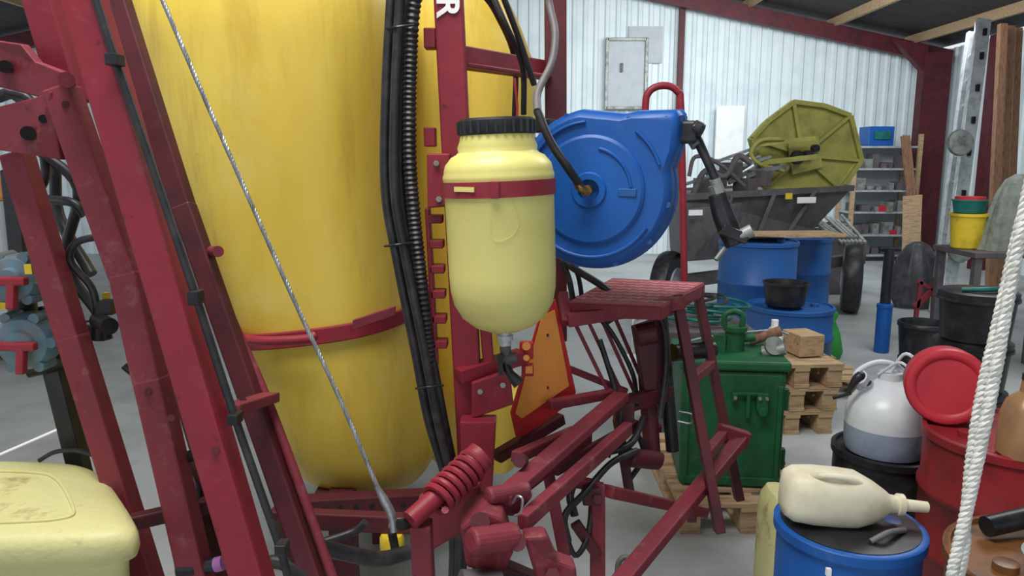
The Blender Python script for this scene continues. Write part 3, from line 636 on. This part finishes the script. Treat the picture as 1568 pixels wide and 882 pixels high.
AJ=Thing('amber_jug'); o=Vector((1.66,2.33,.647))
AJ.add('body',gloft([ring(o.x,o.y,o.z+z,a,a,3,32) for z,a in((0,.06),(.01,.07),(.14,.07),(.19,.055),(.22,.025),(.26,.022))]),'amber')
AJ.add('cap',gcyl(o+Vector((0,0,.26)),o+Vector((0,0,.28)),.026),'blkp')
rt=drum('rusty_drum',(1.40,1.75),.27,.6,'rust',ribs=2)
rt.add('funnel',[glathe([(.02,0),(.03,.03),(.1,.05),(.102,.055),(.09,.05)],Vector((1.36,1.70,.588)))],'alu')
rt.add('oil_filter',[gcyl((1.28,1.9,.625),(1.42,1.93,.64),.028),gsweep([Vector((1.4,1.9,.62)),Vector((1.45,1.85,.68)),Vector((1.5,1.8,.62))],.012)],'blkp')
b=P(1415,495,5.0); drum('black_bin',(b.x,b.y),.155,.52,'blkp',closed=False,ribs=1,taper=.75,hoop=.008)
b=P(1495,445,3.6)
BB=Thing('bucket_stack'); 
zz=0
for i in range(4):
    BB.add('bucket_%d'%i,glathe([(.14,0),(.15,.01),(.165,.2),(.178,.2),(.178,.215),(.172,.215),(.174,.24),(.165,.245),(0,.243)],Vector((b.x+.004*i,b.y,zz)),(0,0,1),40),'blkp'); zz+=.245
BB.add('lid_tools',[gsweep([Vector((b.x-.1,b.y-.05,zz+.01)),Vector((b.x,b.y-.1,zz+.02)),Vector((b.x+.12,b.y-.03,zz+.012))],.012)],'teal')
b=P(1425,620,4.1)
drum('black_tub',(b.x-.05,4.15),.15,.3,'blkp',closed=False,ribs=1,taper=.85,hoop=.008)
hp=P(1349,541,6.2)
Hp=Thing('hand_pump')
Hp.add('cylinder',glathe([(.055,0),(.06,.01),(.06,.38),(.065,.385),(.065,.41),(.05,.42)],Vector((hp.x,6.2,0)),(0,0,1),28),'blue')
Hp.add('rod',gcyl((hp.x,6.2,.41),(hp.x,6.2,.87),.042),'blkp')
Hp.add('handle',gcyl((hp.x-.085,6.2,.875),(hp.x+.085,6.2,.875),.02),'blkp')
pallet('wooden_pallet',(1.98,5.32),.9,.8)
drum('blue_barrel',(1.99,5.3),.29,.44,'blued',z=.142,ribs=1)
o=Vector((1.93,5.25,.59))
bk=Thing('black_bucket'); bk.add('bucket',glathe([(.12,0),(.13,.005),(.15,.15),(.158,.15),(.158,.165),(.148,.165),(.125,.03),(0,.03)],o,(0,0,1),36),'blkp')
for i in range(3): pallet('wooden_pallet',(1.63+.02*i,4.55),.5,.6,z=.143*i,rz=.08)
bg=P(1162,360,6.0)
drum('blue_barrel',(bg.x,6.0),.30,.97,'blued',ribs=2)
bg2=P(1222,360,6.75)
drum('blue_barrel',(bg2.x,6.78),.30,.92,'blued',ribs=2)
wb=Thing('wooden_board'); wb.add('board',[gbox((2.3,6.25,.995),(.8,.35,.025),.1),gbox((2.0,6.0,1.02),(.35,.25,.02),-.3)],'wood')
bx=Thing('green_bag'); g0=P(1284,505,5.6)
bx.add('bag',gloft([ring(g0.x+.03,5.85,z,a,a*.8,2.2,24) for z,a in((0,.09),(.1,.12),(.25,.09),(.34,.05),(.4,.07),(.42,.06))]),'grn',ang=60)
CB=Thing('steel_crate'); CB.add('crate',[gbox((1.12,4.35,.33),(.5,.5,.66))],'grey',bev=.01)
hs=Thing('hose_tangle')
tg=[]
for i in range(7):
    r=random.uniform(.1,.2); ox=random.uniform(-.08,.1); oy=random.uniform(-.05,.05); ph=random.uniform(0,6)
    tg.append(gsweep([Vector((1.12+ox+r*1.1*math.cos(ph+k*.7),4.35+oy+r*math.sin(ph+k*.7),.69+.02*i+.01*math.sin(k*1.3+i))) for k in range(9)],.009,8,5))
hs.add('loops',tg[:5],'teal'); hs.add('dark_loops',tg[5:],'blk')
jb=Thing('white_jug')
jb.add('jug',gloft([ring(1.62,4.55,.43+z,a,a,3,24) for z,a in((0,.05),(.12,.05),(.16,.02),(.2,.02))]),'white')
CBX=Thing('cardboard_box'); CBX.add('box',[gbox((1.78,4.5,.5),(.16,.2,.13),.2)],'wood',bev=.004)

# trailer
TR=Thing('grain_trailer')
h0=P(1048,302,7.0);h1=P(1305,288,8.0);h2=P(1245,352,8.0);h3=P(1048,400,7.0)
bk_=Vector((.1,1.3,0))
v=[h0,h1,h2,h3,h0+bk_,h1+bk_,h2+bk_*.8,h3+bk_*.8]
TR.add('hopper',(v,[(0,1,2,3),(7,6,5,4),(0,3,7,4),(1,5,6,2),(3,2,6,7),(0,4,5,1)]),'grey',bev=.01)
TR.add('hopper_rim',[gbeam(h0,h1,.05,.06),gbeam(h0+bk_,h1+bk_,.05,.06),gbeam(h1,h1+bk_,.05,.06)]+[gbeam(h0.lerp(h1,s)+Vector((0,-.03,0)),h3.lerp(h2,s)+Vector((0,-.03,0)),.03,.04) for s in(.25,.5,.75)],'grey',bev=.004)
TR.add('labels',[gbox(P(1232,306,7.7)+Vector((0,-.05,0)),(.22,.01,.06),.3),gbox(P(1063,325,6.9)+Vector((0,-.05,0)),(.14,.01,.05),.3)],'white')
TR.add('yellow_label',[gbox(P(1205,300,7.6)+Vector((0,-.05,0)),(.08,.01,.06),.3)],'yel')
TR.add('side_frames',[gbeam(P(1060+i*28,300-i*10,7.6),P(1150+i*14,235+i*5,7.9),.03,.04) for i in range(5)]+[gbeam(P(1050,282,7.6),P(1180,240,7.8),.03,.03),gbeam(P(1090,250,7.8),P(1160,225,7.8),.03,.03)],'turq',bev=.003)
TR.add('dark_mechanism',[gbox(P(1075+i*22,285-(i%3)*12,7.7),(.14,.2,.16),.2*i) for i in range(5)]+[gsweep([P(1060,300,7.4),P(1080,262,7.4),P(1110,270,7.4),P(1130,240,7.4),P(1150,250,7.4)],.03),gsweep([P(1055,270,7.4),P(1065,240,7.4),P(1100,250,7.4),P(1140,285,7.4)],.02)],'grey',bev=.01)
TR.add('chassis',[gbeam(P(1048,430,7.2),P(1320,395,8.4),.1,.12),gbeam((3.0,8.2,.45),(3.0,8.2,.75),.08,.08)],'grey',bev=.005)
def wheel(T,n,o,R,w,ax):
    T.add('tyre_'+n,glathe([(R*.55,-w*.4),(R*.8,-w/2),(R*.95,-w*.42),(R,-w*.2),(R,w*.2),(R*.95,w*.42),(R*.8,w/2),(R*.55,w*.4)],o,ax,36),'blk')
    T.add('rim_'+n,glathe([(R*.2,-w*.55),(R*.5,-w*.45),(R*.57,-w*.5),(R*.57,w*.5),(R*.5,w*.45),(R*.2,w*.55)],o,ax,28),'greyl')
o=P(1305,415,7.9); wheel(TR,'a',Vector((o.x,7.9,.37)),.37,.2,(.92,-.4,0))
o=P(1025,405,7.2); wheel(TR,'b',Vector((o.x,7.2,.37)),.37,.18,(.85,-.5,0))
TR.add('hopper_panel',[gplate([P(1052,320,6.95),P(1135,310,7.2),P(1110,395,7.2),P(1052,400,6.95)],.04)],'grey',bev=.01)
WM=Thing('white_axle_parts')
ox=P(985,420,6.3).x
WM.add('rims',[glathe([(.05,-.04),(.14,-.03),(.17,-.05),(.17,.05),(.14,.03),(.05,.04)],Vector((ox+i*.1,6.1+.1*i,.172)),(.8,-.5,.1),24) for i in range(3)],'alu')
WM.add('frame',[gsweep([Vector((ox-.1,6.0,.35)),Vector((ox+.05,6.0,.5)),Vector((ox+.2,6.1,.4)),Vector((ox+.3,6.1,.1))],.02),gbeam((ox-.1,6.1,.02),(ox-.1,6.1,.36),.03,.03),gbeam((ox-.2,5.95,.02),(ox+.35,6.1,.02),.04,.04)],'white')
# pan
AP=Thing('spreader_hopper_cover')
pv=[(1152,212),(1175,186),(1215,156),(1262,162),(1302,177),(1319,246),(1287,291),(1172,289)]
NP=len(pv)
pl=[P(x,y,8.0+.0016*(x-1150)) for x,y in pv]
n_=(pl[3]-pl[0]).cross(pl[6]-pl[0]).normalized()
pl=[p-n_*((p-pl[0]).dot(n_)) for p in pl]
cc=sum(pl,Vector())/NP
if n_.y>0: n_=-n_
bkv=-n_*.14
v=pl+[cc+(p-cc)*.97+bkv for p in pl]+[cc+(p-cc)*.94+n_*-.03 for p in pl]
faces=[tuple(range(2*NP,3*NP))]
for i in range(NP):
    k=(i+1)%NP; faces+=[(i,k,2*NP+k,2*NP+i),(i,NP+i,NP+k,k)]
faces.append(tuple(reversed(range(NP,2*NP))))
AP.add('pan',(v,faces),'lime',smooth=False)
AP.add('rim',[gbeam(pl[i],pl[(i+1)%NP],.05,.05) for i in range(NP)],'lime',bev=.006)
cm=P(1222,238,8.2); cm=cm-n_*((cm-pl[0]).dot(n_))
AP.add('spokes',[gbeam(cm,pl[i],.04,.035) for i in (0,2,4,5,6,7)],'lime',bev=.004)
hx=(pl[4]-pl[0]).normalized(); hz=n_.cross(hx).normalized()
AP.add('hub_plate',[gplate([cm+n_*.05+hx*a*.18+hz*b*.17 for a,b in((-1,-1),(1,-1),(1,1),(-1,1))],.03)],'lime',bev=.008)
AP.add('hub',[gcyl(cm+n_*.05,cm+n_*.14,.05),gcyl(cm+n_*.06-hx*.12,cm+n_*.12-hx*.12,.07),gcyl(cm+n_*.05+hx*.1+hz*.05,cm+n_*.12+hx*.1+hz*.05,.04)],'blkp')
AP.add('yoke',[gbeam(P(1152,222,7.8),P(1248,212,7.85),.04,.05),gbeam(P(1160,250,7.8),P(1250,240,7.85),.04,.05),gsweep([P(1200,213,7.8),P(1165,215,7.75),P(1150,235,7.75),P(1165,252,7.75),P(1200,262,7.8)],.02)],'lime',bev=.003)
AP.add('support',[gbeam(cc+bkv,Vector((cc.x,cc.y+.6,1.2)),.08,.08)],'grey')

# shelving
SH=Thing('storage_shelf')
x0=P(1303,300,12.0).x;x1=P(1400,300,12.0).x
zs=[.1,.42,.78,1.12,1.46,1.8]
SH.add('boards',[gbox(((x0+x1)/2,12.2,z),(x1-x0,.5,.03)) for z in zs],'alu')
SH.add('posts',[gbox((x,y,1.0),(.06,.05,2.0)) for x in(x0,x1) for y in(11.95,12.45)],'wood')
SH.add('back_panel',[gbox(((x0+x1)/2,12.47,.95),(x1-x0,.02,1.7))],'greyl')
cl=Thing('shelf_clutter'); g1=[];g2=[]
for z in zs[:-1]:
    x=x0+.08
    while x<x1-.15:
        w=random.uniform(.05,.15);h=random.uniform(.05,.22)
        (g1 if random.random()<.4 else g2).append(gbox((x+w/2,12.15+random.uniform(-.1,.1),z+.017+h/2),(w,.25,h)))
        x+=w+random.uniform(.01,.06)
cl.add('grey_parts',g1,'turq'); cl.add('dark_parts',g2,'grey')
cl.add('red_parts',[gbox((x0+.5,12.0,.78+.062),(.12,.1,.09)),gbox((x1-.3,12.0,.47),(.1,.1,.06))],'plred')
BC=Thing('blue_crate'); a=P(1348,222,12.0)
BC.add('crate',[gbox((a.x+.02,12.2,1.818+.15),(.4,.35,.3))],'blue',bev=.01)
BC.add('contents',[gbox((a.x+.02,12.0,1.98),(.25,.02,.12))],'teal')
LP=Thing('leaning_plank'); pa_=P(1402,385,11.5); LP.add('plank',gbeam(Vector((pa_.x+.02,11.4,.02)),P(1386,208,11.8),.14,.03,(0,1,0)),'wood2')
LP2=Thing('cardboard_sheet'); q0=P(1383,300,11.3);q1=P(1412,298,11.3)
LP2.add('sheet',gplate([q0,q1,Vector((q1.x,11.2,.01)),Vector((q0.x+.02,11.2,.01))],.02),'wood')
ps=Thing('loose_pipes'); ps.add('pipes',[gcyl(P(1235+i*9,330+i*3%9,9.5),P(1290+i*6,372,8.9),.02) for i in range(7)]+[gcyl(P(1240,365-i*6,9.3),P(1300,355-i*6,9.6),.022) for i in range(4)],'turq')
ps.add('rack',[gbox((P(1270,372,9.2).x,9.2,.35),(.5,.5,.7))],'grey',bev=.01)

LD=Thing('aluminium_ladder')
l0=P(1452,440,7.6);l1=P(1506,30,8.3); l0b=P(1437,440,7.9);l1b=P(1490,50,8.6)
l0e=l0-(l1-l0)*(l0.z-.02)/(l1.z-l0.z); l0be=l0b-(l1b-l0b)*(l0b.z-.02)/(l1b.z-l0b.z)
LD.add('rails',[gbeam(l0e,l1,.06,.14,(1,0,0)),gbeam(l0be,l1b,.06,.12,(1,0,0))],'alu',bev=.006)
LD.add('rungs',[gcyl(l0e.lerp(l1,s/11),l0be.lerp(l1b,s/11),.02) for s in range(1,11)],'alu')
LD.add('feet',[glathe([(.11,0),(.13,.02),(.12,.05),(.05,.07),(0,.07)],P(1468,y,7.5),(0,-1,.1),28) for y in(219,383)],'turq')
LD.add('rail_hole_blocks',[gbox(l0e.lerp(l1,s/11)+Vector((0,-.055,0)),(.025,.04,.07)) for s in(4.5,6,7.2,8.4,9.6,10.5)],'dark')  # dark blocks on the rail paint the shade of openings
TM=Thing('timber_stack')
tb=[]
for i in range(3):
    p=P(1528+i*13,330,9.0+.15*i); t_=P(1538+i*12,10,9.4+.15*i); t_.z=min(t_.z,3.2)
    tb.append(gbeam((p.x,p.y,.0),t_,.09,.07,(0,1,0)))
TM.add('timbers',tb,'wood2',bev=.005)
BE=Thing('steel_bench'); c=P(1525,420,5.5)
BE.add('top',gbox((c.x+.15,5.6,.93),(.85,.55,.04)),'grey',bev=.005)
BE.add('legs',[gbox((c.x+.15+sx*.38,5.6+sy*.23,.455),(.05,.05,.91)) for sx in(-1,1) for sy in(-1,1)],'grey')
YB=Thing('yellow_bucket'); c2=P(1488,405,5.5)
YB.add('bucket',glathe([(.09,0),(.1,.01),(.12,.24),(.13,.24),(.13,.26),(.11,.26),(.09,.02),(0,.02)],Vector((c2.x,5.6,.952)),(0,0,1),32),'yel')
TB=Thing('teal_tub'); TB.add('tub',glathe([(.09,0),(.1,.005),(.115,.09),(.12,.09),(.12,.1),(0,.1)],Vector((c2.x,5.6,1.213)),(0,0,1),32),'teal')
TB.add('lid',gcyl((c2.x,5.6,1.313),(c2.x,5.6,1.335),.1),'plred')
CL=Thing('draped_cloth'); cr=[]
c3=P(1540,415,5.4)
for i,(z,a) in enumerate(((.952,.15),(1.0,.15),(1.15,.135),(1.28,.12),(1.38,.10),(1.46,.07),(1.5,.03))):
    r=[]
    for k in range(40):
        t_=2*math.pi*k/40; rr=a*(1+.14*math.sin(5*t_+i*.5)+.07*math.sin(11*t_+i))
        r.append(Vector((c3.x+.03*i*.5+rr*math.cos(t_),5.5+.7*rr*math.sin(t_),z)))
    cr.append(r)
CL.add('cloth',gloft(cr),'cloth',ang=80)
SK=Thing('black_sack')
c4=P(1402,420,8.2); cr=[]
for i,(z,a) in enumerate(((0,.2),(.15,.25),(.35,.24),(.55,.18),(.68,.11),(.72,.05))):
    cr.append([Vector((c4.x+a*(1+.15*math.sin(4*k*.157+i))*math.cos(k*.15708),8.2+a*.8*(1+.1*math.sin(7*k*.157))*math.sin(k*.15708),z)) for k in range(40)])
SK.add('sack',gloft(cr),'bag',ang=70)
RF=Thing('red_tool_frame')
f0=P(1398,500,5.9);f1=P(1428,505,5.9)
RF.add('frame',[gbeam((f0.x,5.9,0),P(1410,430,5.9),.03,.03),gbeam((f1.x,5.9,0),P(1432,425,5.9),.03,.03),gbeam(P(1400,470,5.9),P(1432,440,5.9),.03,.05),gbeam(P(1405,430,5.9),P(1440,450,5.9),.03,.03)],'redd',bev=.003)

RO=Thing('white_rope')
pa=[P(1640,20,1.12),P(1600,180,1.12),P(1568,330,1.12),P(1545,450,1.12),P(1524,570,1.12),P(1494,720,1.12),P(1462,860,1.12)]
d=(pa[-1]-pa[-2]); pa+=[pa[-1]+d*1.0,Vector((pa[-1].x-.12,1.12,.25)),Vector((pa[-1].x-.1,1.15,.012)),Vector((pa[-1].x+.05,1.2,.012))]
pb_=[P(1622,60,1.15),P(1580,270,1.15),P(1552,390,1.15),P(1527,500,1.15),P(1504,600,1.15),P(1488,700,1.15),P(1478,800,1.15),P(1468,880,1.15)]
pb_+=[Vector((pb_[-1].x-.05,1.15,.5)),Vector((pb_[-1].x-.06,1.16,.2)),Vector((pb_[-1].x-.04,1.2,.012)),Vector((pb_[-1].x+.1,1.28,.012))]
RO.add('strand_a',grope(pa,.0095,3,.03),'rope'); RO.add('strand_b',grope(pb_,.0095,3,.03),'rope')

for t in Thing.all: t.finish()
e=bpy.data.objects['crop_sprayer']
bpy.context.view_layer.update()
tx.parent=e; tx.matrix_parent_inverse=Matrix.Translation(-e.location)

# ---------------- light
w=bpy.data.worlds.new('World'); bpy.context.scene.world=w; w.use_nodes=True
w.node_tree.nodes['Background'].inputs[0].default_value=(.86,.93,1,1); w.node_tree.nodes['Background'].inputs[1].default_value=.95
def area(name,loc,target,size,sy,en,col=(1,1,1)):
    l=bpy.data.lights.new(name,'AREA'); l.shape='RECTANGLE'; l.size=size;l.size_y=sy; l.energy=en; l.color=col
    o=bpy.data.objects.new(name,l); bpy.context.collection.objects.link(o); o.location=loc
    o.rotation_euler=(Vector(target)-Vector(loc)).to_track_quat('-Z','Y').to_euler()
area('skylight_lamp',(-.8,1.0,4.5),(-.4,2.3,1),2.5,1.5,185,(1,.985,.96))
area('wall_fill_light',(3.0,8.6,3.6),(3,13,1.4),4,1.5,215,(.93,.98,1))  # added fill light to brighten the back wall, no fixture behind it
area('aisle_fill_light',(3.0,4.5,3.8),(2.4,5,0),2.5,1.5,85,(.95,.98,1))  # added fill light above the aisle, no fixture modelled
sc=bpy.context.scene
sc.view_settings.view_transform='Standard'
cam=bpy.data.cameras.new('Camera'); cam.sensor_width=36; cam.lens=F/1568*36; cam.clip_start=.05
co=bpy.data.objects.new('Camera',cam); bpy.context.collection.objects.link(co)
co.location=(0,0,EYE); co.rotation_euler=(math.radians(90)-PITCH,0,0); sc.camera=co
